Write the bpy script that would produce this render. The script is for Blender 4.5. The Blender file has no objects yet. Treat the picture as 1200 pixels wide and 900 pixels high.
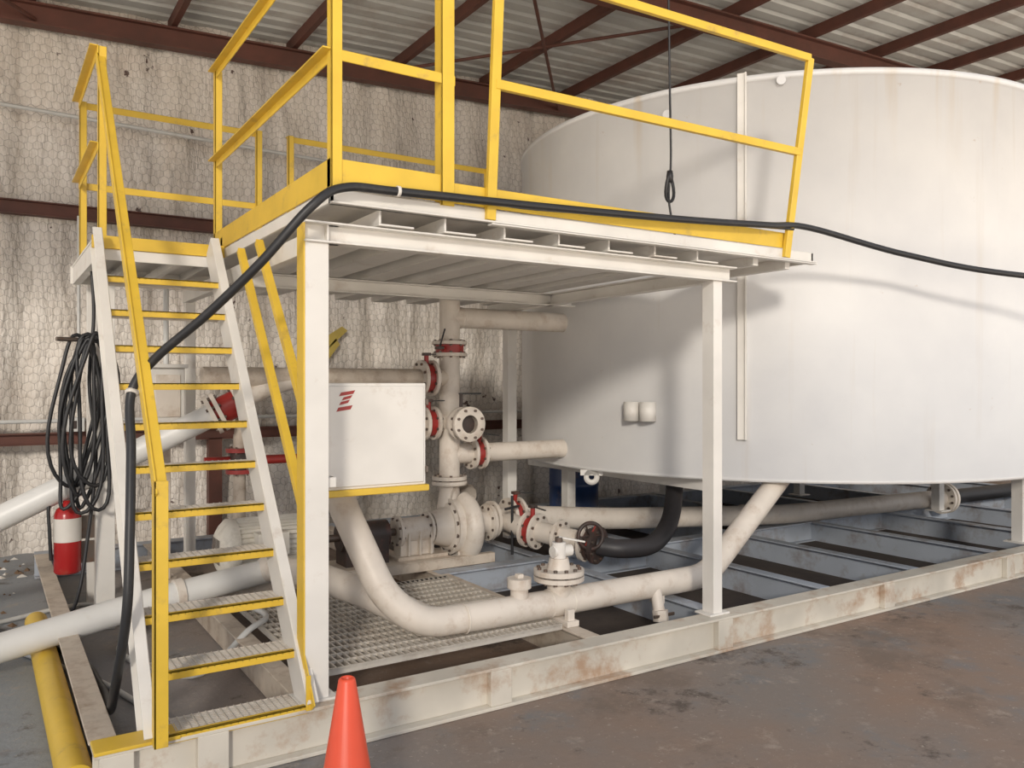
import bpy, math, random
from mathutils import Vector, Matrix
random.seed(3)
sc = bpy.context.scene
V = Vector

# ------------------------------------------------------------------ materials
def nt(name):
    m = bpy.data.materials.new(name); m.use_nodes = True
    t = m.node_tree; b = t.nodes['Principled BSDF']
    return m, t, b
def N(t, typ, **kw):
    n = t.nodes.new(typ)
    for k, v in kw.items():
        setattr(n, k, v)
    return n
def noise(t, co, scale, detail=4, rough=.55):
    n = N(t, 'ShaderNodeTexNoise'); n.inputs['Scale'].default_value = scale
    n.inputs['Detail'].default_value = detail; n.inputs['Roughness'].default_value = rough
    t.links.new(co, n.inputs['Vector']); return n.outputs['Fac']
def ramp(t, fac, a, b, ca=(0,0,0,1), cb=(1,1,1,1)):
    r = N(t, 'ShaderNodeValToRGB'); e = r.color_ramp.elements
    e[0].position = a; e[1].position = b; e[0].color = ca; e[1].color = cb
    t.links.new(fac, r.inputs['Fac']); return r.outputs['Color']
def mix(t, fac, a, b):
    m = N(t, 'ShaderNodeMix', data_type='RGBA')
    if isinstance(fac, (int, float)): m.inputs[0].default_value = fac
    else: t.links.new(fac, m.inputs[0])
    for s, i in ((a, 6), (b, 7)):
        if isinstance(s, tuple): m.inputs[i].default_value = (*s[:3], 1)
        else: t.links.new(s, m.inputs[i])
    return m.outputs[2]
def coords(t, scale=(1,1,1)):
    c = N(t, 'ShaderNodeTexCoord'); mp = N(t, 'ShaderNodeMapping')
    mp.inputs['Scale'].default_value = scale
    t.links.new(c.outputs['Object'], mp.inputs['Vector']); return mp.outputs['Vector']
def bump(t, b, h, strength=.2, dist=.01):
    bn = N(t, 'ShaderNodeBump'); bn.inputs['Strength'].default_value = strength
    bn.inputs['Distance'].default_value = dist
    t.links.new(h, bn.inputs['Height']); t.links.new(bn.outputs['Normal'], b.inputs['Normal'])

def paint(name, col, rough=.5, dirt=(.25,.16,.10), amt=.5, lo=.56, hi=.72, scale=5, var=.12, metal=0, stretch=(1,1,1), bmp=.12):
    m, t, b = nt(name)
    co = coords(t, stretch)
    c2 = tuple(c*(1-var) for c in col)
    base = mix(t, ramp(t, noise(t, co, scale*.6, 3), .35, .65), col, c2)
    f = ramp(t, noise(t, co, scale, 9, .68), lo, hi, (0,0,0,1), (amt,amt,amt,1))
    base = mix(t, f, base, dirt)
    t.links.new(base, b.inputs['Base Color'])
    b.inputs['Roughness'].default_value = rough; b.inputs['Metallic'].default_value = metal
    if bmp: bump(t, b, noise(t, co, 40, 4), bmp, .003)
    return m
WHITE = paint('white_paint', (.76,.73,.68), .45, (.34,.22,.13), .5, .58, .78, 4)
CREAM = paint('cream_pipe_paint', (.72,.65,.57), .45, (.38,.26,.17), .6, .52, .75, 7)
CREAM2= paint('dirty_cream_paint', (.60,.52,.43), .5, (.26,.17,.11), .7, .48, .72, 9)
SKIDM = paint('rusty_skid_paint', (.68,.63,.54), .55, (.38,.22,.12), .75, .52, .68, 3.6, .2)
BLUEW = paint('bluish_skid_paint', (.42,.46,.52), .5, (.2,.15,.12), .7, .50, .68, 4)
YEL   = paint('yellow_paint', (.74,.49,.05), .42, (.34,.22,.08), .6, .58, .72, 7)
RED   = paint('red_valve', (.36,.03,.025), .4, (.12,.03,.02), .5, .5, .7, 8)
RUSTB = paint('red_oxide_steel', (.14,.05,.034), .6, (.06,.03,.022), .6, .4, .7, 4, .2)
BLACK = paint('black_rubber', (.018,.018,.020), .45, (.10,.09,.08), .35, .55, .8, 12, .1)
HOSEB = paint('dark_rubber_hose', (.035,.032,.034), .5, (.10,.07,.06), .4, .55, .8, 6, .1)
DARK  = paint('dark_iron', (.05,.035,.03), .5, (.16,.06,.04), .6, .5, .7, 12)
STEEL = paint('bolt_steel', (.16,.13,.11), .4, (.2,.08,.04), .6, .5, .7, 20, .1, .6)
GRAT  = paint('grating_galv', (.62,.57,.50), .45, (.28,.20,.14), .6, .5, .75, 9, .1, .1)
MOTOR = paint('motor_cream', (.74,.70,.62), .45, (.2,.15,.1), .5, .52, .78, 6)
ORANGE= paint('cone_orange', (.75,.085,.035), .4, (.3,.08,.04), .3, .6, .8, 8, .1, bmp=0)
BLUE  = paint('blue_plastic', (.02,.05,.15), .35, bmp=0)
FRED  = paint('extinguisher_red', (.40,.02,.02), .25, bmp=0)
LABEL = paint('label', (.7,.66,.6), .5, bmp=0)
GREYP = paint('pvc_white', (.62,.62,.60), .35, (.3,.25,.2), .4)
WHPIPE= paint('white_transfer_pipe', (.76,.75,.72), .4, (.4,.3,.2), .4, .6, .8, 4)
SCUFF = paint('yellow_scuff', (.55,.42,.10), .6, bmp=0)
LITTER= paint('dry_litter', (.16,.10,.06), .9, bmp=0)

def tank_mat():
    m, t, b = nt('tank_white')
    co = coords(t); cs = coords(t, (5,5,.25))
    base = mix(t, ramp(t, noise(t, co, .9, 5), .35, .68), (.70,.69,.675), (.60,.595,.595))
    st = ramp(t, noise(t, cs, 1.2, 6, .6), .60, .8, (0,0,0,1), (.35,.35,.35,1))
    base = mix(t, st, base, (.5,.42,.33))
    sp = ramp(t, noise(t, co, 9, 6, .7), .67, .74, (0,0,0,1), (.5,.5,.5,1))
    base = mix(t, sp, base, (.42,.30,.2))
    # rust weeping down from the top rim
    sep = N(t, 'ShaderNodeSeparateXYZ'); t.links.new(co, sep.inputs[0])
    mr = N(t, 'ShaderNodeMapRange'); mr.inputs[1].default_value = 3.1; mr.inputs[2].default_value = 3.93; t.links.new(sep.outputs[2], mr.inputs[0])
    w = ramp(t, noise(t, coords(t, (4,4,.3)), 1.1, 4), .58, .72)
    mm = N(t, 'ShaderNodeMath', operation='MULTIPLY'); t.links.new(mr.outputs[0], mm.inputs[0]); t.links.new(w, mm.inputs[1])
    m2 = N(t, 'ShaderNodeMath', operation='MULTIPLY'); t.links.new(mm.outputs[0], m2.inputs[0]); m2.inputs[1].default_value = .45
    base = mix(t, m2.outputs[0], base, (.55,.42,.26))
    t.links.new(base, b.inputs['Base Color']); b.inputs['Roughness'].default_value = .5
    bump(t, b, noise(t, co, 3, 3), .15, .02)
    return m
TANK = tank_mat()

def floor_mat():
    m, t, b = nt('stained_concrete')
    co = coords(t)
    big = ramp(t, noise(t, co, .55, 5, .6), .40, .60)
    base = mix(t, big, (.29,.205,.155), (.25,.215,.19))
    sep = N(t, 'ShaderNodeSeparateXYZ'); t.links.new(co, sep.inputs[0])
    mr = N(t, 'ShaderNodeMapRange'); mr.inputs[1].default_value = .6; mr.inputs[2].default_value = -1.2
    t.links.new(sep.outputs[0], mr.inputs[0])
    base = mix(t, mr.outputs[0], base, (.30,.32,.34))
    bl = ramp(t, noise(t, co, 1.1, 8, .7), .55, .64, (0,0,0,1), (.5,.5,.5,1))
    base = mix(t, bl, base, (.18,.205,.225))
    wet = ramp(t, noise(t, co, .8, 9, .72), .54, .62, (0,0,0,1), (.5,.5,.5,1))
    base = mix(t, wet, base, (.16,.125,.10))
    stain = ramp(t, noise(t, co, 2.3, 9, .75), .57, .65, (0,0,0,1), (.8,.8,.8,1))
    base = mix(t, stain, base, (.10,.08,.068))
    lt = ramp(t, noise(t, co, 5.5, 10, .8), .56, .66, (0,0,0,1), (.55,.55,.55,1))
    base = mix(t, lt, base, (.44,.37,.31))
    sp = ramp(t, noise(t, co, 38, 6, .7), .62, .70, (0,0,0,1), (.7,.7,.7,1))
    base = mix(t, sp, base, (.52,.46,.39))
    t.links.new(base, b.inputs['Base Color'])
    b.inputs['Roughness'].default_value = .85
    b.inputs['Specular IOR Level'].default_value = .25
    bump(t, b, noise(t, co, 22, 8, .7), .45, .014)
    return m
FLOOR = floor_mat()
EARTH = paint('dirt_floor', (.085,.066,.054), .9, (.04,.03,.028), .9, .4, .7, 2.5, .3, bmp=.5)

def wall_mat():
    m, t, b = nt('insulation_chicken_wire')
    tc = N(t, 'ShaderNodeTexCoord').outputs['Object']
    nz_ = N(t, 'ShaderNodeTexNoise'); nz_.inputs['Scale'].default_value = 1.6; nz_.inputs['Detail'].default_value = 4
    t.links.new(tc, nz_.inputs['Vector'])
    ma = N(t, 'ShaderNodeVectorMath', operation='MULTIPLY_ADD')
    t.links.new(nz_.outputs['Color'], ma.inputs[0]); ma.inputs[1].default_value = (.22,.22,.22); t.links.new(tc, ma.inputs[2])
    sep = N(t, 'ShaderNodeSeparateXYZ'); t.links.new(ma.outputs[0], sep.inputs[0])
    S = 1/.088
    def M(op, a, bb=None):
        n = N(t, 'ShaderNodeMath', operation=op)
        for i, s in enumerate((a, bb)):
            if s is None: continue
            if isinstance(s, (int, float)): n.inputs[i].default_value = s
            else: t.links.new(s, n.inputs[i])
        return n.outputs[0]
    x = M('MULTIPLY', sep.outputs[0], S); z = M('MULTIPLY', sep.outputs[2], S)
    def lattice(ox, oz):
        ax = M('SUBTRACT', M('FLOORED_MODULO', M('ADD', x, ox), 1.0), .5)
        az = M('SUBTRACT', M('FLOORED_MODULO', M('ADD', z, oz), 1.7320508), .8660254)
        ax = M('ABSOLUTE', ax); az = M('ABSOLUTE', az)
        d2 = M('ADD', M('MULTIPLY', ax, ax), M('MULTIPLY', az, az))
        h = M('MAXIMUM', ax, M('ADD', M('MULTIPLY', ax, .5), M('MULTIPLY', az, .8660254)))
        return d2, h
    d1, h1 = lattice(0, 0); d2, h2 = lattice(.5, .8660254)
    sel = M('LESS_THAN', d1, d2)
    h = M('ADD', M('MULTIPLY', sel, h1), M('MULTIPLY', M('SUBTRACT', 1, sel), h2))
    wire = M('GREATER_THAN', h, .466)
    co = coords(t); cv = coords(t, (2.2,1,.35))
    base = mix(t, ramp(t, noise(t, cv, 1.2, 4), .35, .65), (.80,.75,.69), (.66,.60,.53))
    fib = ramp(t, noise(t, co, 14, 8, .75), .45, .70, (0,0,0,1), (.35,.35,.35,1))
    base = mix(t, fib, base, (.45,.38,.32))
    dirt = ramp(t, noise(t, co, .8, 7, .7), .54, .74, (0,0,0,1), (.6,.6,.6,1))
    base = mix(t, dirt, base, (.42,.33,.26))
    spot = ramp(t, noise(t, co, 4.2, 5, .6), .69, .71)
    base = mix(t, spot, base, (.10,.06,.05))
    base = mix(t, M('MULTIPLY', wire, .5), base, (.22,.19,.17))
    t.links.new(base, b.inputs['Base Color']); b.inputs['Roughness'].default_value = .45
    wr = noise(t, coords(t, (2.8,1,.7)), 2.0, 5, .55)
    hgt = M('ADD', M('MULTIPLY', wr, 1.6), M('MULTIPLY', M('POWER', h, 3.0), -.35))
    bump(t, b, hgt, .8, .08)
    return m
WALL = wall_mat()
ROOFM = paint('galvanised_roof', (.62,.62,.59), .5, (.3,.22,.18), .5, .5, .7, 1.5, .15, 0)

# ------------------------------------------------------------------ builder
class B:
    def __init__(s, name):
        s.name = name; s.v = []; s.f = []; s.m = []; s.sm = []; s.mats = []
    def mi(s, mat):
        if mat not in s.mats: s.mats.append(mat)
        return s.mats.index(mat)
    def add(s, vs, fs, mat, smooth=False):
        o = len(s.v); s.v += [V(p) for p in vs]; k = s.mi(mat)
        for f in fs:
            s.f.append([i+o for i in f]); s.m.append(k); s.sm.append(smooth)
    def box(s, a, b, mat):
        x0,y0,z0 = (min(a[i],b[i]) for i in range(3)); x1,y1,z1 = (max(a[i],b[i]) for i in range(3))
        s.add([(x0,y0,z0),(x1,y0,z0),(x1,y1,z0),(x0,y1,z0),(x0,y0,z1),(x1,y0,z1),(x1,y1,z1),(x0,y1,z1)],
              [(0,3,2,1),(4,5,6,7),(0,1,5,4),(1,2,6,5),(2,3,7,6),(3,0,4,7)], mat)
    def bar(s, p, q, w, h, mat, up=(0,0,1)):
        p, q = V(p), V(q); d = (q-p).normalized(); up = V(up)
        if abs(d.dot(up)) > .99: up = V((0,1,0))
        sd = d.cross(up).normalized(); u = sd.cross(d).normalized()
        vs = []
        for c in (p, q):
            for a, b_ in ((-1,-1),(1,-1),(1,1),(-1,1)):
                vs.append(c + sd*a*w/2 + u*b_*h/2)
        s.add(vs, [(0,1,2,3),(7,6,5,4),(0,4,5,1),(1,5,6,2),(2,6,7,3),(3,7,4,0)], mat)
    def cyl(s, p, q, r, mat, seg=20, r2=None, caps=True):
        p, q = V(p), V(q); r2 = r if r2 is None else r2
        d = (q-p).normalized(); a = V((0,0,1)) if abs(d.z) < .9 else V((1,0,0))
        e1 = d.cross(a).normalized(); e2 = d.cross(e1)
        vs = []
        for c, rr in ((p, r), (q, r2)):
            for i in range(seg):
                t = 2*math.pi*i/seg; vs.append(c + (e1*math.cos(t)+e2*math.sin(t))*rr)
        s.add(vs, [(i, (i+1)%seg, (i+1)%seg+seg, i+seg) for i in range(seg)], mat, True)
        if caps:
            s.add(vs[:seg], [tuple(range(seg))[::-1]], mat); s.add(vs[seg:], [tuple(range(seg))], mat)
    def lathe(s, p, d, prof, mat, seg=28):
        p, d = V(p), V(d).normalized(); a = V((0,0,1)) if abs(d.z) < .9 else V((1,0,0))
        e1 = d.cross(a).normalized(); e2 = d.cross(e1); vs = []
        for (t0, r) in prof:
            for i in range(seg):
                t = 2*math.pi*i/seg; vs.append(p + d*t0 + (e1*math.cos(t)+e2*math.sin(t))*max(r,1e-4))
        fs = []
        for k in range(len(prof)-1):
            for i in range(seg):
                j = (i+1)%seg; fs.append((k*seg+i, k*seg+j, (k+1)*seg+j, (k+1)*seg+i))
        s.add(vs, fs, mat, True)
    def tube(s, pts, r, mat, seg=16, fil=0, caps=True, n=8):
        pts = [V(p) for p in pts]
        if fil: pts = fillet(pts, fil, n)
        d = (pts[1]-pts[0]).normalized(); a = V((0,0,1)) if abs(d.z) < .9 else V((1,0,0))
        e1 = d.cross(a).normalized(); vs = []
        for k, p in enumerate(pts):
            if k == 0: t = pts[1]-pts[0]
            elif k == len(pts)-1: t = pts[-1]-pts[-2]
            else: t = (pts[k+1]-p).normalized()+(p-pts[k-1]).normalized()
            t.normalize(); e1 = (e1 - t*e1.dot(t)).normalized(); e2 = t.cross(e1)
            for i in range(seg):
                w = 2*math.pi*i/seg; vs.append(p + (e1*math.cos(w)+e2*math.sin(w))*r)
        fs = []
        for k in range(len(pts)-1):
            for i in range(seg):
                j = (i+1)%seg; fs.append((k*seg+i, k*seg+j, (k+1)*seg+j, (k+1)*seg+i))
        s.add(vs, fs, mat, True)
        if caps:
            s.add(vs[:seg], [tuple(range(seg))[::-1]], mat); s.add(vs[-seg:], [tuple(range(seg))], mat)
    def flange(s, p, d, r, th, mat, bolts=8, bore=0):
        p, d = V(p), V(d).normalized()
        a = V((0,0,1)) if abs(d.z) < .9 else V((1,0,0)); e1 = d.cross(a).normalized(); e2 = d.cross(e1)
        if bore: s.lathe(p, d, [(-th/2,bore),(-th/2,r),(th/2,r),(th/2,bore),(-th/2,bore)], mat)
        else: s.cyl(p-d*th/2, p+d*th/2, r, mat, 28)
        for i in range(bolts):
            t = 2*math.pi*(i+.5)/bolts; c = p + (e1*math.cos(t)+e2*math.sin(t))*r*.82
            s.cyl(c-d*(th/2+.014), c+d*(th/2+.014), r*.085, STEEL, 6)
    def done(s, bevel=0):
        me = bpy.data.meshes.new(s.name); me.from_pydata([tuple(p) for p in s.v], [], s.f)
        for m in s.mats: me.materials.append(m)
        me.polygons.foreach_set('material_index', s.m); me.polygons.foreach_set('use_smooth', s.sm)
        me.update()
        o = bpy.data.objects.new(s.name, me); sc.collection.objects.link(o)
        if bevel:
            md = o.modifiers.new('bevel', 'BEVEL'); md.width = bevel; md.segments = 1; md.limit_method = 'ANGLE'
            md.angle_limit = math.radians(50)
        return o
def fillet(pts, r, n=8):
    out = [pts[0]]
    for i in range(1, len(pts)-1):
        a, b, c = pts[i-1], pts[i], pts[i+1]
        l1, l2 = (a-b).length, (c-b).length; k = min(r, l1*.49, l2*.49)
        p, q = b+(a-b).normalized()*k, b+(c-b).normalized()*k
        for j in range(n+1):
            t = j/n; out.append(p*(1-t)**2 + b*2*t*(1-t) + q*t*t)
    out.append(pts[-1]); return out
def spline(pts, n=8):
    pts = [V(p) for p in pts]; P = [pts[0]*2-pts[1]] + pts + [pts[-1]*2-pts[-2]]; out = []
    for i in range(1, len(P)-2):
        for j in range(n):
            t = j/n; a, b, c, d = P[i-1:i+3]
            out.append(.5*((2*b)+(c-a)*t+(2*a-5*b+4*c-d)*t*t+(3*b-a-3*c+d)*t**3))
    out.append(pts[-1]); return out

G = -.22   # shop floor level (skid top = 0)

# ------------------------------------------------------------------ room
b = B('floor'); b.add([(-7,-5.2,G),(14.5,-5.2,G),(14.5,6.2,G),(-7,6.2,G)], [(0,1,2,3)], FLOOR); b.done()

b = B('wall_back')
nx, nz = 260, 70; x0, x1, z0, z1 = -7, 14.5, G, 5.9
from mathutils import noise as mn
vs = []
for j in range(nz+1):
    for i in range(nx+1):
        x = x0+(x1-x0)*i/nx; z = z0+(z1-z0)*j/nz
        y = 5.8 + .07*mn.noise(V((x*1.6, 3, z*.8))) + .035*mn.noise(V((x*5, 1, z*3)))
        sx = (x+.35) % 1.25; y += .08*math.exp(-(sx-.6)**2/.004)
        y += .03*math.cos((z-.95)/2.3*2*math.pi)
        vs.append((x, y, z))
b.add(vs, [(j*(nx+1)+i, j*(nx+1)+i+1, (j+1)*(nx+1)+i+1, (j+1)*(nx+1)+i) for j in range(nz) for i in range(nx)], WALL, True)
b.done()
b = B('wall_right'); b.box((14.4,-1,G),(14.5,5.9,5.9), WALL); b.done()

def rz(x): return 5.12 + .042*(x+1.2)
b = B('ceiling')
vs = []; ys = []
y = -1.2
while y < 6.0:
    ys += [(y,0),(y+.13,0),(y+.16,.03),(y+.20,.03)]; y += .23
for (yy, dz) in ys:
    for x in (-7, 14.5): vs.append((x, yy, rz(x)+.30+dz))
b.add(vs, [(2*i, 2*i+1, 2*i+3, 2*i+2) for i in range(len(ys)-1)], ROOFM)
b.done()
b = B('trim_1')
def ibeam(b, p, q, w, h, mat, th=.012):
    p, q = V(p), V(q)
    b.bar(p+V((0,0,h/2-th/2)), q+V((0,0,h/2-th/2)), w, th, mat)
    b.bar(p-V((0,0,h/2-th/2)), q-V((0,0,h/2-th/2)), w, th, mat)
    b.bar(p, q, th, h, mat)
x = -6.2
while x < 14:
    b.bar((x,-1.1,rz(x)+.235), (x,5.9,rz(x)+.235), .06, .13, RUSTB); x += 1.32
for yy, hh in ((5.62,.22), (2.5,.22), (-.6,.3)):
    ibeam(b, (-7,yy,rz(-7)+(.3-hh)/2), (14.4,yy,rz(14.4)+(.3-hh)/2), .14, hh, RUSTB, .02)
for x in (-3.5, 2.9, 9.0):
    b.cyl((x,5.6,rz(x)+.1), (x+2.6,2.5,rz(x+2.6)+.1), .02, RUSTB, 8)
    b.cyl((x+2.6,5.6,rz(x)+.1), (x,2.5,rz(x)+.1), .02, RUSTB, 8)
b.done()
b = B('trim_2')
ibeam(b, (-7,5.66,3.25), (.9,5.66,3.25), .12, .14, RUSTB)
ibeam(b, (-7,5.66,.95), (14,5.66,.95), .12, .12, RUSTB)
b.box((.76,5.6,G),(.90,5.72,.9), RUSTB)
b.cyl((-7,5.55,1.13),(6,5.55,1.13), .02, GREYP, 10)
b.cyl((-7,5.55,4.35),(6,5.55,4.05), .02, GREYP, 10)
b.cyl((-.52,5.54,1.14),(-.52,5.54,3.2), .016, GREYP, 8)
b.add([(2.0,5.68,1.75),(2.25,5.68,2.05),(2.3,5.68,1.98),(2.1,5.68,1.72)], [(0,1,2,3)], SCUFF)
b.add([(2.05,5.68,2.02),(2.15,5.68,1.92),(2.4,5.68,2.15),(2.33,5.68,2.2)], [(0,1,2,3)], SCUFF)
b.done()
b = B('floor_litter')
rl = random.Random(9)
for i in range(150):
    x, y = (rl.gauss(-1.7,.55), rl.uniform(4.6,5.6)) if i < 110 else (rl.uniform(-2.2,-1.05), rl.uniform(2.8,5))
    s_ = rl.uniform(.015,.05); a = rl.uniform(0,6.3)
    c = V((x,y,G)); e = V((math.cos(a),math.sin(a),0))*s_; f = V((-math.sin(a),math.cos(a),0))*s_*.5
    b.add([c-e-f, c+e-f, c+e*.7+f, c-e*.8+f, c+V((0,0,s_*.6))], [(0,1,4),(1,2,4),(2,3,4),(3,0,4)], LITTER if i%3 else LABEL)
b.done()

# ------------------------------------------------------------------ skid
b = B('equipment_skid')
XE = 11.5
def chan(b, y, x0, x1, mat, flip=1):
    b.box((x0,y-.075,-.016),(x1,y+.075,0), mat); b.box((x0,y-.085,G+.002),(x1,y+.085,G+.02), mat)
    b.box((x0,y-.03,G+.02),(x1,y-.015,-.016), mat)
    if y < 0:
        for x in (-.93, -.55, .92, 2.62, 4.4, 6.2, 8.0, 9.8):
            b.box((x,y-.075,G+.02),(x+.13,y-.03,-.016), mat)
chan(b, -.05, -.95, XE, SKIDM)
for yy in (2.0, 4.6): chan(b, yy, -.95 if yy>3 else 1.7, XE, BLUEW)
for x in (-.9, -.02, 1.72, 2.75, 3.9, 5.05, 6.3, 7.6, 9.0, 10.4, 11.4):
    m = BLUEW if x > 2 else CREAM2
    b.box((x-.055,.03,-.014),(x+.055,4.55,-.001), m); b.box((x-.01,.03,G+.01),(x+.01,4.55,-.014), m)
b.box((-.95,-.13,-.003),(-.62,.02,.012), YEL)
b.done(.003)
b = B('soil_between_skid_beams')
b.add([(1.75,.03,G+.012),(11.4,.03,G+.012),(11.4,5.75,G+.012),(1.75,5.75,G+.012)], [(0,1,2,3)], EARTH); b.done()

b = B('grating_panel')
X0,X1,Y0,Y1 = .1,1.66,.26,1.76
for (p,q) in (((X0,Y0),(X1,Y0)),((X0,Y1),(X1,Y1)),((X0,Y0),(X0,Y1)),((X1,Y0),(X1,Y1)),((.88,Y0),(.88,Y1))):
    b.bar((*p,.012),(*q,.012), .012, .035, GRAT)
n = 40
for i in range(n+1):
    x = X0+(X1-X0)*i/n; b.box((x-.005,Y0,-.004),(x+.005,Y1,.028), GRAT)
for i in range(15):
    y = Y0+(Y1-Y0)*i/14; b.box((X0,y-.006,.014),(X1,y+.006,.029), GRAT)
b.done()

# ------------------------------------------------------------------ tank
TC = V((5.91,2.24,0)); TR = 2.7; TB, TT = .73, 3.93
b = B('storage_tank')
b.lathe(TC, (0,0,1), [(TB+.02,0),(TB+.02,TR-.06),(TB,TR-.05),(TB,TR+.006),(TB+.03,TR+.006),(TB+.03,TR),(TT-.05,TR),(TT-.05,TR+.012),(TT,TR+.012),(TT,TR-.03),(TT-.03,TR-.1),(TT+.02,0)], TANK, 144)
def on_tank(deg, z, off=0):
    a = math.radians(deg); return V((TC.x+(TR+off)*math.cos(a), TC.y+(TR+off)*math.sin(a), z))
a = math.radians(215.8); rad = V((math.cos(a),math.sin(a),0)); tan = V((-math.sin(a),math.cos(a),0))
p = on_tank(215.8, 1.06); q = on_tank(215.8, TT+.02)
b.bar(p+rad*.012, q+rad*.012, .07, .03, WHITE, rad); b.bar(p+rad*.02+tan*.03, q+rad*.02+tan*.03, .012, .05, WHITE, rad)
for dg in (196.4, 199.6):
    p = on_tank(dg, 1.27, .05)
    b.lathe(p-V((0,0,.08)), (0,0,1), [(0,.05),(0,.068),(.16,.068),(.16,.052),(.1,.05)], WHITE, 24)
    b.box(p-V((.03,.02,.05)), p+V((.09,.02,.05)), WHITE)
for (dg, z) in ((203,3.72),(222,3.86)):
    p = on_tank(dg, z, .004); r_ = V((math.cos(math.radians(dg)), math.sin(math.radians(dg)), 0)); b.cyl(p, p+r_*.03, .035, TANK, 16)
for dg in (296, 345, 30, 75, 120, 165):
    a = math.radians(dg); x, y = TC.x+2.35*math.cos(a), TC.y+2.35*math.sin(a)
    b.box((x-.05,y-.05,0),(x+.05,y+.05,TB+.01), WHITE); b.box((x-.1,y-.1,0),(x+.1,y+.1,.012), WHITE)
for k in range(6):
    b.box((TC.x-2.3+k*.9, TC.y-1.3, TB-.1),(TC.x-2.24+k*.9, TC.y+1.3, TB), WHITE)
p = on_tank(186, TB-.02, -.01); ld = (-.6,-.8,0)
b.lathe(p+V((0,0,-.04)), ld, [(-.008,.024),(-.008,.07),(.008,.07),(.008,.024),(-.008,.024)], WHITE)
b.bar(p+V((.08,-.06,.0)), p+V((-.08,.06,.0)), .016, .05, WHITE)
b.done()

# ------------------------------------------------------------------ platform
DT = 2.42
b = B('access_platform')
b.box((-.055,-.05,0),(.06,.05,2.17), WHITE); b.box((-.063,-.05,0),(-.055,.05,2.26), YEL)
b.box((-.09,-.07,0),(.1,.08,.012), WHITE)
b.box((2.65,-.05,0),(2.73,.05,2.17), WHITE); b.box((2.6,-.07,0),(2.78,.07,.012), WHITE)
for (x,y,w) in ((-.61,2.6,.06),(.11,3.36,.04),(3.0,2.95,.05),(-.61,3.36,.04)):
    b.box((x-w,y-w,G+.002 if x<-.5 else 0),(x+w,y+w,2.27), WHITE)
def ch(p, q, h, w, mat, side=1, th=.01):
    p, q = V(p), V(q); up = V((0,0,1)); d = (q-p).normalized(); s = d.cross(up)*side
    b.bar(p, q, th, h, mat)
    b.bar(p+s*w/2+up*(h/2-th/2), q+s*w/2+up*(h/2-th/2), w, th, mat)
    b.bar(p+s*w/2-up*(h/2-th/2), q+s*w/2-up*(h/2-th/2), w, th, mat)
ch((-.06,.0,2.22),(2.85,.0,2.22), .10, .07, WHITE, 1)
ch((.06,-.04,2.22),(.06,3.38,2.22), .10, .06, WHITE, 1)
ch((.06,1.95,2.22),(3.0,1.95,2.22), .10, .06, WHITE, 1)
ch((2.78,.0,2.22),(2.78,3.0,2.22), .10, .06, WHITE, -1)
x = .3
while x < 2.75:
    b.box((x,-.09,2.285),(x+.012,3.4,2.35), WHITE); b.box((x,-.09,2.275),(x+.19,3.4,2.285), WHITE); x += .36
for x in (2.98, 3.3): b.box((x,-.09,2.29),(x+.05,.68,2.35), WHITE)
b.box((.04,-.12,2.345),(3.56,-.10,2.415), WHITE); b.box((.04,-.15,2.345),(3.56,-.10,2.355), WHITE)
b.box((.9,-.17,2.33),(3.54,-.12,2.338), WHITE)
b.box((.04,-.12,2.35),(.06,3.42,2.415), WHITE)
b.box((.04,3.40,2.33),(3.05,3.42,2.415), WHITE)
b.box((3.03,.7,2.35),(3.05,3.42,2.415), WHITE)
b.box((3.54,-.12,2.345),(3.56,.7,2.415), WHITE)
b.box((.05,-.11,2.405),(3.04,3.41,DT), WHITE); b.box((3.04,-.11,2.405),(3.55,.69,DT), WHITE)
b.box((-.75,1.92,2.405),(.05,3.41,DT), WHITE)
ch((-.74,1.9,2.34),(-.74,3.42,2.34), .13, .05, WHITE, 1)
b.box((-.76,3.40,2.28),(.05,3.42,2.415), WHITE)
b.box((-.76,1.90,2.28),(.04,1.915,2.35), WHITE); b.box((-.76,1.885,2.35),(.04,1.915,2.43), YEL)
for x in (-.5,-.25): b.box((x,1.92,2.3),(x+.05,3.4,2.36), WHITE)
TB0, TB1 = 2.425, 2.56
b.box((.04,-.125,TB0),(.70,-.115,TB1), YEL); b.box((.70,-.115,TB0),(3.3,-.105,TB1-.03), YEL)
b.box((.04,-.12,TB0),(.05,2.2,TB1), YEL)
b.box((.05,3.4,TB0),(3.04,3.41,TB1-.03), YEL)
RT, RM = 3.70, 3.07
def post(x, y, zt=RT, w=.05, z0=TB0-.02, sx=1, sy=1):
    b.box((x,y,z0),(x+w*sx,y+.008*sy,zt), YEL); b.box((x,y,z0),(x+.008*sx,y+w*sy,zt), YEL)
def rail(p, q, w=.05, side=1):
    p, q = V(p), V(q); d = (q-p).normalized(); s = d.cross(V((0,0,1))).normalized()*side
    b.bar(p-V((0,0,w/2)), q-V((0,0,w/2)), .008, w, YEL); b.bar(p-s*w/2, q-s*w/2, w, .008, YEL)
post(.04,-.135,w=.055); post(.62,-.135,w=.075); 
rail((.04,-.13,RT),(.70,-.13,RT)); rail((.04,-.13,RM),(.70,-.13,RM))
post(.04,2.16,w=.05,z0=2.2); post(.04,1.95,zt=2.5)
rail((.05,-.13,RT),(.05,2.2,RT),side=1); rail((.05,-.13,RM),(.05,2.2,RM),side=1)
post(-.70,2.12); post(-.70,3.36); post(.66,3.36); post(.94,3.36); post(2.98,3.36)
for z in (RT,RM):
    rail((-.70,3.4,z),(.71,3.4,z)); rail((-.70,2.12,z),(-.70,3.4,z)); rail((.94,3.4,z),(3.03,3.4,z))
b.bar((.91,-.13,2.36),(.95,-.16,RT), .055, .03, YEL, (0,-1,0)); 
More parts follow.
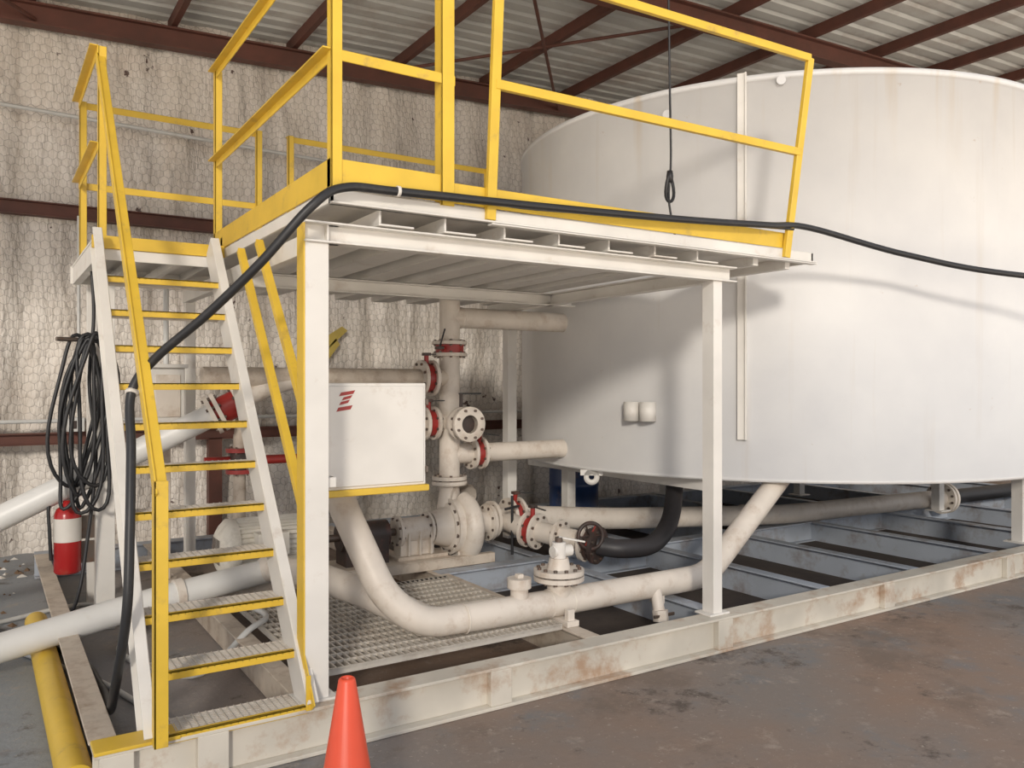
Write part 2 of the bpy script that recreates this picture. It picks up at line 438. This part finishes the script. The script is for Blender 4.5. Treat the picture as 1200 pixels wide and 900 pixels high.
b.bar((3.26,-.13,2.36),(3.37,-.24,RT), .055, .03, YEL, (0,-1,0))
b.bar((.95,-.16,RT),(3.37,-.24,RT), .03, .05, YEL); b.bar((.93,-.15,RM),(3.32,-.19,RM), .03, .05, YEL)
b.bar((.95,-.14,RT+.026),(3.37,-.22,RT+.026), .05, .006, YEL); b.bar((.93,-.13,RM+.026),(3.32,-.17,RM+.026), .05, .006, YEL)
b.done(.002)

# ------------------------------------------------------------------ stairs
b = B('metal_staircase')
RISE, RUN, Ys = .2125, .168, -.08
XL, XR = -.72, -.07
for x in (XL, XR):
    s = 1 if x == XL else -1
    p = V((x,Ys+.0,-.02)); q = V((x,Ys+RUN*11.45,RISE*11.45-.03)); d = (q-p).normalized(); nrm = V((0,-d.z,d.y))
    b.bar(p, q, .012, .17, WHITE, nrm)
    b.bar(p+nrm*.085-V((s*.022,0,0)), q+nrm*.085-V((s*.022,0,0)), .05, .01, WHITE, nrm)
    b.bar(p-nrm*.085-V((s*.022,0,0)), q-nrm*.085-V((s*.022,0,0)), .05, .01, WHITE, nrm)
for k in range(0, 11):
    z = RISE*k+.01; y = Ys+RUN*k-.04; D = .21
    b.box((XL,y,z-.030),(XR,y+.012,z+.008), YEL)
    b.box((XL,y,z),(XR,y+.03,z+.008), YEL)
    b.box((XL,y+D-.01,z-.03),(XR,y+D,z), CREAM)
    for i in range(1, 9):
        yy = y+.02+i*(D-.03)/9; b.box((XL,yy-.003,z-.022),(XR,yy+.003,z+.002), GRAT)
    for i in range(20):
        xx = XL+.03+i*(XR-XL-.06)/19; b.box((xx-.003,y,z-.006),(xx+.003,y+D,z+.003), GRAT)
P0 = V((-.705,-.16,1.08)); P1 = V((-.685,2.15,3.66))
b.box((-.735,-.19,.0),(-.68,-.182,1.10), YEL); b.box((-.735,-.19,.0),(-.727,-.13,1.10), YEL)
b.bar(P0+V((0,-.02,-.02)), P1, .05, .008, YEL, (0,-.75,.66)); b.bar(P0+V((-.022,-.02,-.05)), P1+V((-.022,0,-.03)), .008, .07, YEL, (0,-.75,.66))
b.bar((-.04,.02,.90),(-.03,1.2,2.30), .04, .04, YEL); b.bar((-.03,.04,1.38),(-.02,.85,2.30), .04, .04, YEL)
b.box((XR-.01,Ys-.06,.0),(XR+.012,Ys-.05,.16), YEL); b.bar((XR+.012,Ys-.09,.02),(XR+.012,Ys+.12,.30), .006, .06, YEL,(0,-1,.5))
b.done(.0015)

# ------------------------------------------------------------------ cabinet
b = B('electrical_cabinet')
b.box((.16,.35,.935),(.775,.62,1.505), WHITE)
b.box((.175,.34,.95),(.76,.352,1.49), WHITE)
b.box((.15,.33,.90),(.79,.64,.935), YEL)
b.box((.061,-.02,1.0),(.11,.03,1.05), WHITE); b.box((.085,.0,1.0),(.11,.38,1.05), WHITE); b.box((.085,.345,1.0),(.18,.37,1.05), WHITE)
b.box((.79,.34,1.0),(.772,.36,1.04), STEEL); b.box((.79,.34,1.38),(.772,.36,1.42), STEEL)
for (x,z,w,h) in ((.27,1.455,.08,.02),(.285,1.43,.05,.018),(.27,1.405,.05,.018),(.255,1.375,.08,.022)):
    b.add([(x,.3385,z),(x+w,.3385,z+.012),(x+w-.012,.3385,z-h+.012),(x-.012,.3385,z-h)], [(0,1,2,3)], RED)
b.done(.004)

# ------------------------------------------------------------------ pump + motor
b = B('centrifugal_pump')
SY, SZ = 2.3, .30
ax = V((1,0,0)); P = V((2.1,SY,SZ))
vs=[]; seg=14; K=36; R0 = .20
for k in range(K+1):
    t = k/K; ang = math.radians(100) + 2*math.pi*t; rt = .065+.05*t
    c = P + V((0, math.cos(ang)*(R0+rt*.4), math.sin(ang)*(R0+rt*.4))); rd = V((0,math.cos(ang),math.sin(ang)))
    for i in range(seg):
        w = 2*math.pi*i/seg; vs.append(c + ax*math.cos(w)*rt*1.05 + rd*math.sin(w)*rt)
b.add(vs, [(k*seg+i, k*seg+(i+1)%seg, (k+1)*seg+(i+1)%seg, (k+1)*seg+i) for k in range(K) for i in range(seg)], CREAM, True)
b.cyl(P-ax*.07, P+ax*.07, .23, CREAM, 32)
b.lathe(P, ax, [(-.16,.0),(-.16,.19),(-.12,.22),(-.12,.23),(-.06,.23)], CREAM)
b.flange(P-ax*.125, ax, .235, .025, CREAM, 12)
b.lathe(P, ax, [(.06,.18),(.12,.14),(.16,.10),(.24,.09),(.24,.15),(.27,.15),(.27,0)], CREAM)
b.flange(P+ax*.26, ax, .16, .03, CREAM, 8)
b.lathe(P+V((-.08,.07,.14)), (0,0,1), [(0,.11),(.12,.09),(.2,.08),(.2,.15),(.235,.15),(.235,.05)], CREAM)
b.cyl(P-ax*.16, P-ax*.30, .17, CREAM, 24, .13)
b.cyl(P-ax*.30, P-ax*.62, .105, CREAM, 24)
b.flange(P-ax*.33, ax, .14, .02, CREAM, 8); b.flange(P-ax*.60, ax, .13, .025, CREAM, 8)
b.box((1.5,SY-.07,.09),(1.8,SY+.07,.28), CREAM)
b.box((1.45,SY-.13,.08),(1.9,SY+.13,.11), CREAM2); b.box((2.0,SY-.12,.0),(2.2,SY+.12,.12), CREAM)
for xx in (1.55,1.65,1.75): b.box((xx,SY-.12,.11),(xx+.012,SY+.12,.3), CREAM)
b.cyl(P-ax*.62, P-ax*.85, .03, STEEL, 12)
b.cyl((1.0,SY,SZ),(1.4,SY,SZ), .11, DARK, 24); b.box((1.02,SY-.11,.08),(1.38,SY+.11,.30), DARK)
b.box((-.02,SY-.22,.0),(2.3,SY-.15,.08), CREAM2); b.box((-.02,SY+.15,.0),(2.3,SY+.22,.08), CREAM2)
b.box((-.02,SY-.22,.07),(1.92,SY+.22,.082), CREAM2)
b.done(.004)
b = B('electric_motor')
mx0, mx1, mr = .08, .78, .215
b.cyl((mx0+.09,SY,SZ),(mx1-.06,SY,SZ), mr-.02, MOTOR, 40)
for i in range(36):
    a = 2*math.pi*i/36; c = V((0,math.cos(a),math.sin(a))); u = V((0,-math.sin(a),math.cos(a)))
    p = V((mx0+.11,SY,SZ))+c*(mr-.01); b.bar(p, p+ax*(mx1-mx0-.19), .03, .006, MOTOR, u)
b.lathe((mx0,SY,SZ), ax, [(0,.0),(0,.13),(.03,.18),(.07,mr+.005),(.13,mr+.005),(.13,mr-.02)], MOTOR, 36)
b.lathe((mx1-.08,SY,SZ), ax, [(0,mr),(.03,mr),(.08,.14),(.1,.07),(.1,0)], MOTOR, 36)
for i in range(7): b.bar((mx0-.003,SY-.1+i*.033,SZ-.09),(mx0-.003,SY-.1+i*.033,SZ+.09), .004,.008, DARK)
b.cyl((mx1,SY,SZ),(1.02,SY,SZ), .03, STEEL, 12)
b.box((.3,SY-.30,SZ-.02),(.52,SY-.17,SZ+.14), MOTOR); b.box((.15,SY-.16,.08),(.27,SY+.16,.18), MOTOR); b.box((.55,SY-.16,.08),(.67,SY+.16,.18), MOTOR)
b.done(.003)

# ------------------------------------------------------------------ riser manifold
b = B('discharge_riser_manifold')
RX, RY, PR = 2.02, 2.37, .088
def wafer(p, d, r=.155, red=True, lever=None):
    p, d = V(p), V(d).normalized()
    b.flange(p-d*.05, d, r, .028, CREAM, 8); b.flange(p+d*.05, d, r, .028, CREAM, 8)
    b.cyl(p-d*.034, p+d*.034, r*.80, RED if red else DARK, 24)
    if lever:
        l = V(lever).normalized(); b.cyl(p, p+l*(r+.05), .02, RED, 10)
        o = d.cross(l).normalized(); q = p+l*(r+.05); b.bar(q, q+d*.16+o*.05, .02, .008, BLACK)
        b.box(q-V((.03,.03,.012)), q+V((.03,.03,.012)), DARK)
b.cyl((RX,RY,.66),(RX,RY,2.24), PR, CREAM, 28)
b.lathe((RX,RY,2.24),(0,0,1), [(0,PR),(.02,PR*.85),(.03,PR*.4),(.032,0)], CREAM)
b.flange((RX,RY,.70),(0,0,1), .15, .03, CREAM, 8)
wafer((RX,RY,1.80),(0,0,1), .15, True, (-.8,-.6,0))
XT = 5.91-math.sqrt(2.7**2-(RY-2.24)**2)
b.cyl((RX,RY,2.07),(XT+.03,RY,2.07), .088, CREAM, 28)
for x in (RX+.11,): b.lathe((x,RY,2.07),(1,0,0), [(-.008,.088),(0,.094),(.008,.088)], CREAM)
b.cyl((RX,RY,1.55),(.0,RY,1.55), .075, CREAM2, 24)
wafer((RX-.22,RY,1.55),(1,0,0), .15, True, (0,0,1))
b.cyl((RX-.32,RY,1.17),(RX,RY,1.17), .075, CREAM, 24); wafer((RX-.2,RY,1.17),(1,0,0), .14, True, (0,0,1))
b.cyl((RX-.32,RY,1.17),(RX-.36,RY,1.17), .13, CREAM, 24)
b.cyl((RX,RY,1.17),(RX,RY-.30,1.17), .08, CREAM, 24)
b.flange((RX,RY-.22,1.17),(0,1,0), .14, .03, CREAM, 8); b.flange((RX,RY-.33,1.17),(0,1,0), .145, .05, CREAM, 8, .075)
b.cyl((RX,RY-.30,1.17),(RX,RY-.302,1.17), .075, DARK, 24)
b.cyl((RX+.0,RY-.2,1.28),(RX+.0,RY-.2,1.42), .015, DARK, 8); b.bar((RX-.02,RY-.2,1.42),(RX+.18,RY-.22,1.42), .02,.012, BLACK)
b.cyl((RX,RY,.90),(XT+.03,RY,.90), .083, CREAM, 28); wafer((RX+.26,RY,.90),(1,0,0), .14, True, (0,-.4,.9))
b.done(.002)

b = B('suction_piping')
sx = V((2.36,SY,SZ))
b.cyl(sx,(2.72,SY,.32), .10, CREAM, 28); b.flange((2.40,SY,.32),(1,0,0), .16,.03,CREAM,8)
wafer((2.62,SY,.33),(1,0,0), .165, True, (0,-.2,1))
b.tube([(2.68,SY,.32),(3.6,2.15,.24),(5.7,1.9,.13),(8.6,1.8,.10)], .10, CREAM, 24, .3)
b.flange((5.2,1.95,.155),(1,-.1,0), .115,.05,CREAM,0)
b.flange((8.55,1.8,.10),(1,0,0), .19,.04,CREAM,12); b.flange((8.62,1.8,.10),(1,0,0), .19,.04,CREAM,12)
b.cyl((8.6,1.8,.1),(11.2,1.7,.1), .09, BLACK, 20)
b.tube([(2.50,SY,.32),(2.52,2.0,.28),(2.76,1.4,.22)], .085, CREAM, 24, .1)
d = (V((2.76,1.4,.22))-V((2.52,2.0,.28))).normalized()
wafer(V((2.56,1.9,.27)), d, .15, True, (0,0,1)); b.flange(V((2.66,1.65,.245)), d, .14,.03,CREAM,8)
b.flange(V((2.755,1.42,.22)), d, .15,.03,CREAM,8); b.cyl(V((2.755,1.42,.22))+d*.02, V((2.755,1.42,.22))+d*.08, .125, DARK, 24)
b.flange(V((2.755,1.42,.22))+d*.10, d, .15,.03,DARK,8)
c = V((2.70,1.30,.30)); b.lathe(c, (-.3,-.9,.1), [(0,.10),(.012,.12),(.024,.10),(.012,.085),(0,.10)], DARK)
for i in range(3):
    a = math.pi*i/3; b.bar(c+V((math.cos(a)*.1,-.01,math.sin(a)*.1)), c-V((math.cos(a)*.1,-.01,math.sin(a)*.1)), .014,.01, RED if i==1 else DARK)
b.tube(spline([(2.79,1.33,.21),(2.95,1.2,.19),(3.25,1.18,.2),(3.55,1.3,.34),(3.80,1.5,.6),(3.85,1.6,.76)],6), .075, HOSEB, 20)
b.cyl((2.45,2.05,.05),(2.45,2.05,.55), .012, BLACK, 8); b.bar((2.35,2.0,.45),(2.55,2.1,.45), .02,.02, BLACK)
b.done(.002)

# ------------------------------------------------------------------ front line
b = B('tank_drain_pipeline')
FY, FZ, FR = .40, .12, .085
b.tube([(.38,.78,1.25),(.40,.76,.88),(.60,.52,.28),(.80,.43,FZ),(1.2,FY,FZ),(3.05,FY,FZ),(4.2,.62,.80)], FR, CREAM, 28, .16, True, 10)
b.tube([(.35,2.0,.20),(.5,1.5,.24),(.68,.9,.20),(.82,.46,.13)], .09, CREAM, 24, .15)
for x in (1.05, 1.66, 1.82): b.lathe((x,FY,FZ),(1,0,0), [(-.006,FR),(0,FR+.006),(.006,FR)], CREAM)
b.cyl((1.44,FY,FZ),(1.44,FY,.28), .055, CREAM, 24); b.cyl((1.44,FY,.25),(1.44,FY,.31), .074, CREAM, 24); b.box((1.42,FY-.02,.31),(1.46,FY+.02,.335), CREAM)
b.cyl((1.74,FY,FZ),(1.74,FY,.29), .075, CREAM, 24); b.flange((1.74,FY,.275),(0,0,1), .16,.028,CREAM,12); b.flange((1.74,FY,.315),(0,0,1), .16,.032,CREAM,12)
b.cyl((1.74,FY,.33),(1.74,FY,.40), .075, CREAM, 20, .06); b.cyl((1.74,FY,.36),(1.74,FY,.50), .045, WHITE, 20); b.cyl((1.69,FY,.44),(1.83,FY,.44), .038, WHITE, 16)
b.cyl((1.74,FY,.50),(1.74,FY,.53), .025, STEEL, 12); b.bar((1.74,FY,.53),(1.88,FY-.09,.50), .02,.01, WHITE)
b.box((1.71,FY-.14,0),(1.76,FY-.10,.10), CREAM); b.box((1.69,FY-.16,.0),(1.78,FY+.12,.035), CREAM)
b.box((2.55,FY-.05,-.005),(2.60,FY+.05,.06), CREAM)
b.cyl((2.52,.36,FZ),(2.50,.30,-.03), .04, CREAM, 16); b.cyl((2.50,.29,-.02),(2.50,.28,-.09), .055, CREAM, 6); b.bar((2.42,.26,-.05),(2.60,.26,-.05),.015,.02,STEEL)
b.done(.002)

b = B('upper_transfer_pipe')
b.cyl((.15,2.4,1.31),(-2.65,2.96,-.13), .085, WHPIPE, 28)
dd = (V((.15,2.4,1.31))-V((-2.65,2.96,-.13))).normalized()
for o in (0,.05,.2): b.flange(V((.08,2.41,1.275))+dd*o, dd, .15,.03,CREAM,8)
b.cyl(V((.08,2.41,1.275)), V((.08,2.41,1.275))+dd*.22, .10, RED, 20)
b.tube([(.20,2.40,1.34),(.45,2.38,1.47),(.7,2.37,1.55)], .075, CREAM, 20)
# drop leg with a red valve under the joint
b.cyl((.30,2.52,1.12),(.30,2.52,.0), .045, CREAM2, 16); b.cyl((.30,2.52,1.05),(.30,2.40,1.38), .045, CREAM2, 16)
b.flange((.30,2.52,1.0),(0,0,1), .10,.03,RED,6); b.cyl((.30,2.52,.98),(.30,2.52,.85), .07, DARK, 16); b.flange((.30,2.52,.84),(0,0,1), .10,.03,RED,6)
b.cyl((.05,2.55,.92),(.75,2.5,.92), .035, RED, 14)
b.done()
b = B('lower_transfer_pipe')
b.tube([(.42,2.0,.19),(-.5,1.88,.09),(-1.25,1.74,-.02),(-2.4,1.5,-.135),(-3.5,1.3,-.135)], .085, WHPIPE, 28, .3)
b.cyl((-.22,1.915,.125),(-.27,1.91,.12), .097, CREAM, 24)
b.done()

# ------------------------------------------------------------------ hoses
b = B('black_hose')
b.tube(spline([(8.6,-2.2,2.25),(6.9,-1.6,2.2),(4.97,-.84,2.28),(4.2,-.42,2.42),(3.46,-.17,2.575),(3.0,-.18,2.545),(2.25,-.18,2.50),(1.24,-.18,2.457),(.38,-.18,2.43),(.08,-.19,2.41),(-.08,-.2,2.30),(-.27,-.08,2.05),(-.46,.12,1.82),(-.65,.30,1.62),(-.745,.36,1.46),(-.76,.26,1.20),(-.78,.15,.86),(-.80,.1,.5),(-.83,.25,.12),(-.80,.7,-.12),(-.77,1.3,-.195),(-.86,2.0,-.195),(-1.3,2.9,-.195),(-1.9,3.3,-.195)],10), .021, BLACK, 14)
b.tube(spline([(.3,-.16,2.44),(.7,-.155,2.46),(1.1,-.16,2.44),(2.0,-.155,2.49),(3.3,-.16,2.55)],8), .008, BLACK, 8)
b.lathe((-.745,.36,1.46), (0.2,.5,.8), [(-.01,.022),(-.01,.028),(.01,.028),(.01,.022)], LABEL, 14)
b.lathe((.36,-.18,2.43), (1,0,0), [(-.008,.022),(-.008,.027),(.008,.027),(.008,.022)], LABEL, 14)
b.done()

b = B('coiled_cable')
rr = random.Random(5)
for i in range(8):
    cx = -.76+.014*i+rr.uniform(-.02,.02); yy = 2.46-.012*i; hw = .10+rr.uniform(0,.045); zt = 1.80+rr.uniform(-.03,.05); zb = .60+rr.uniform(0,.22); sk = rr.uniform(-.05,.07)
    pts = []
    for k in range(33):
        a = 2*math.pi*k/32; s_ = math.sin(a)
        pts.append((cx-.02+hw*math.cos(a)-sk*(1-s_)+.02*math.sin(3*a+i), yy+.03*math.cos(a+i), (zt+zb)/2+(zt-zb)/2*s_))
    b.tube(pts, .013, BLACK, 8, caps=False)
b.tube(spline([(-.70,2.50,2.30),(-.69,2.48,1.95),(-.72,2.45,1.5),(-.68,2.45,1.0),(-.74,2.42,.4),(-.80,2.4,.05),(-.9,2.5,-.2)],8), .012, BLACK, 8)
b.cyl((-.66,2.5,1.80),(-.92,2.4,1.80), .015, STEEL, 8)
b.done()

b = B('fire_extinguisher')
c = V((-.84,2.6,.2))
b.lathe(c, (0,0,1), [(0,0),(0,.075),(.015,.085),(.40,.085),(.44,.07),(.47,.03),(.50,.028),(.50,0)], FRED, 28)
b.lathe(c, (0,0,1), [(.22,.0865),(.38,.0865)], LABEL, 28)
b.box(c+V((-.03,-.02,.50)), c+V((.03,.02,.54)), STEEL); b.bar(c+V((0,0,.55)), c+V((.10,-.02,.60)), .02,.01, STEEL); b.bar(c+V((0,0,.53)), c+V((.1,-.02,.53)), .02,.01, STEEL)
b.tube(spline([c+V((-.03,0,.52)), c+V((-.11,-.02,.48)), c+V((-.11,-.03,.3)), c+V((-.10,-.02,.1))],6), .012, BLACK, 8)
b.box(c+V((.05,.03,.2)), (-.66,2.66,.25), STEEL); b.box(c+V((.05,.03,.38)), (-.66,2.66,.42), STEEL)
b.done()

b = B('yellow_pipe'); b.cyl((-1.0,.02,-.147),(-1.02,2.75,-.147), .07, YEL, 28); b.done()

b = B('white_garden_hose')
b.tube(spline([(-.35,2.5,-.19),(-.6,1.9,-.195),(-.3,1.2,-.195),(.0,1.15,.03),(.15,1.3,.06),(.1,1.7,.06)],8), .018, GREYP, 10)
b.tube(spline([(-1.3,2.9,-.2),(-1.15,2.3,-.2),(-.8,1.5,-.2),(-.62,.9,-.2),(-.5,.45,-.2)],8), .016, GREYP, 10)
b.tube(spline([(-2.0,3.3,-.2),(-1.6,2.9,-.2),(-1.2,3.1,-.2),(-.7,3.3,-.2),(-.3,3.0,-.2)],8), .016, GREYP, 10)
b.done()
b = B('junction_cabinet')
b.box((-.28,2.78,1.20),(-.04,2.94,1.62), WHITE); b.box((-.30,2.75,1.62),(-.02,2.96,1.65), WHITE); b.box((-.19,2.84,0),(-.13,2.9,1.22), CREAM2)
b.box((-.25,2.77,1.25),(-.07,2.782,1.57), CREAM); b.cyl((-.16,2.87,G+.001),(-.16,2.87,.02),.08,CREAM2)
b.cyl((-.16,2.86,1.65),(-.16,2.86,2.28),.02,GREYP,10); b.done(.004)
b = B('wall_outlet_box'); b.box((-.62,5.5,1.02),(-.47,5.75,1.16), GREYP); b.box((-.60,5.495,1.05),(-.54,5.5,1.13), DARK); b.done(.004)

b = B('blue_drum')
b.lathe((4.35,3.7,G), (0,0,1), [(.014,0),(.014,.26),(.02,.28),(.28,.28),(.3,.29),(.32,.28),(.56,.28),(.58,.29),(.6,.28),(.84,.28),(.86,.27),(.84,.25),(.84,0)], BLUE, 32); b.done()

b = B('hanging_rope')
X, Y = 2.79, .50
b.tube(spline([(X-.05,Y,5.45),(X-.02,Y,4.6),(X,Y,3.6),(X+.01,Y,3.1),(X-.01,Y,2.82),(X+.03,Y-.02,2.56)],6), .008, BLACK, 8)
pts = [(X+.035*math.sin(a), Y+.01*math.sin(2*a), 2.90+.10*math.cos(a)) for a in [2*math.pi*k/20 for k in range(21)]]
b.tube(pts, .012, BLACK, 8, caps=False)
b.lathe((X,Y,2.98),(0,0,1), [(-.04,0),(-.04,.022),(0,.026),(.04,.02),(.04,0)], BLACK, 12)
b.done()

b = B('traffic_cone')
c = V((-.26,-1.1,G))
b.box(c+V((-.18,-.18,0)), c+V((.18,.18,.035)), ORANGE)
b.lathe(c, (0,0,1), [(.035,.155),(.06,.14),(.08,.132),(.69,.030),(.70,.026),(.70,.018),(.66,.016)], ORANGE, 36)
b.done(.006)

# ------------------------------------------------------------------ light: sky above, bright lower half added as fill for unseen sunlit desert ground
w = bpy.data.worlds.new('World'); sc.world = w; w.use_nodes = True
t = w.node_tree; bg = t.nodes['Background']
tc = t.nodes.new('ShaderNodeTexCoord'); sp = t.nodes.new('ShaderNodeSeparateXYZ'); t.links.new(tc.outputs['Generated'], sp.inputs[0])
mr = t.nodes.new('ShaderNodeMapRange'); mr.inputs[1].default_value = -.06; mr.inputs[2].default_value = .04; t.links.new(sp.outputs[2], mr.inputs[0])
mx = t.nodes.new('ShaderNodeMix'); mx.data_type = 'RGBA'
mx.inputs[6].default_value = (2.5,2.2,1.86,1); mx.inputs[7].default_value = (.74,.76,.82,1)
t.links.new(mr.outputs[0], mx.inputs[0]); t.links.new(mx.outputs[2], bg.inputs[0]); bg.inputs[1].default_value = 1.0
L = bpy.data.lights.new('sun', 'SUN'); L.energy = 1.75; L.angle = math.radians(7); L.color = (1,.92,.81)
lo = bpy.data.objects.new('sun', L); sc.collection.objects.link(lo)
sd = V((.50,.80,-.30)); lo.rotation_euler = sd.to_track_quat('-Z','Y').to_euler()

cam = bpy.data.cameras.new('camera'); co = bpy.data.objects.new('camera', cam); sc.collection.objects.link(co)
cam.sensor_width = 36; cam.lens = 28.8; cam.clip_end = 100
co.location = (-1.318,-3.805,1.5); co.rotation_euler = (math.radians(90),0,-math.atan2(.541,.841))
sc.camera = co
sc.view_settings.view_transform = 'Standard'
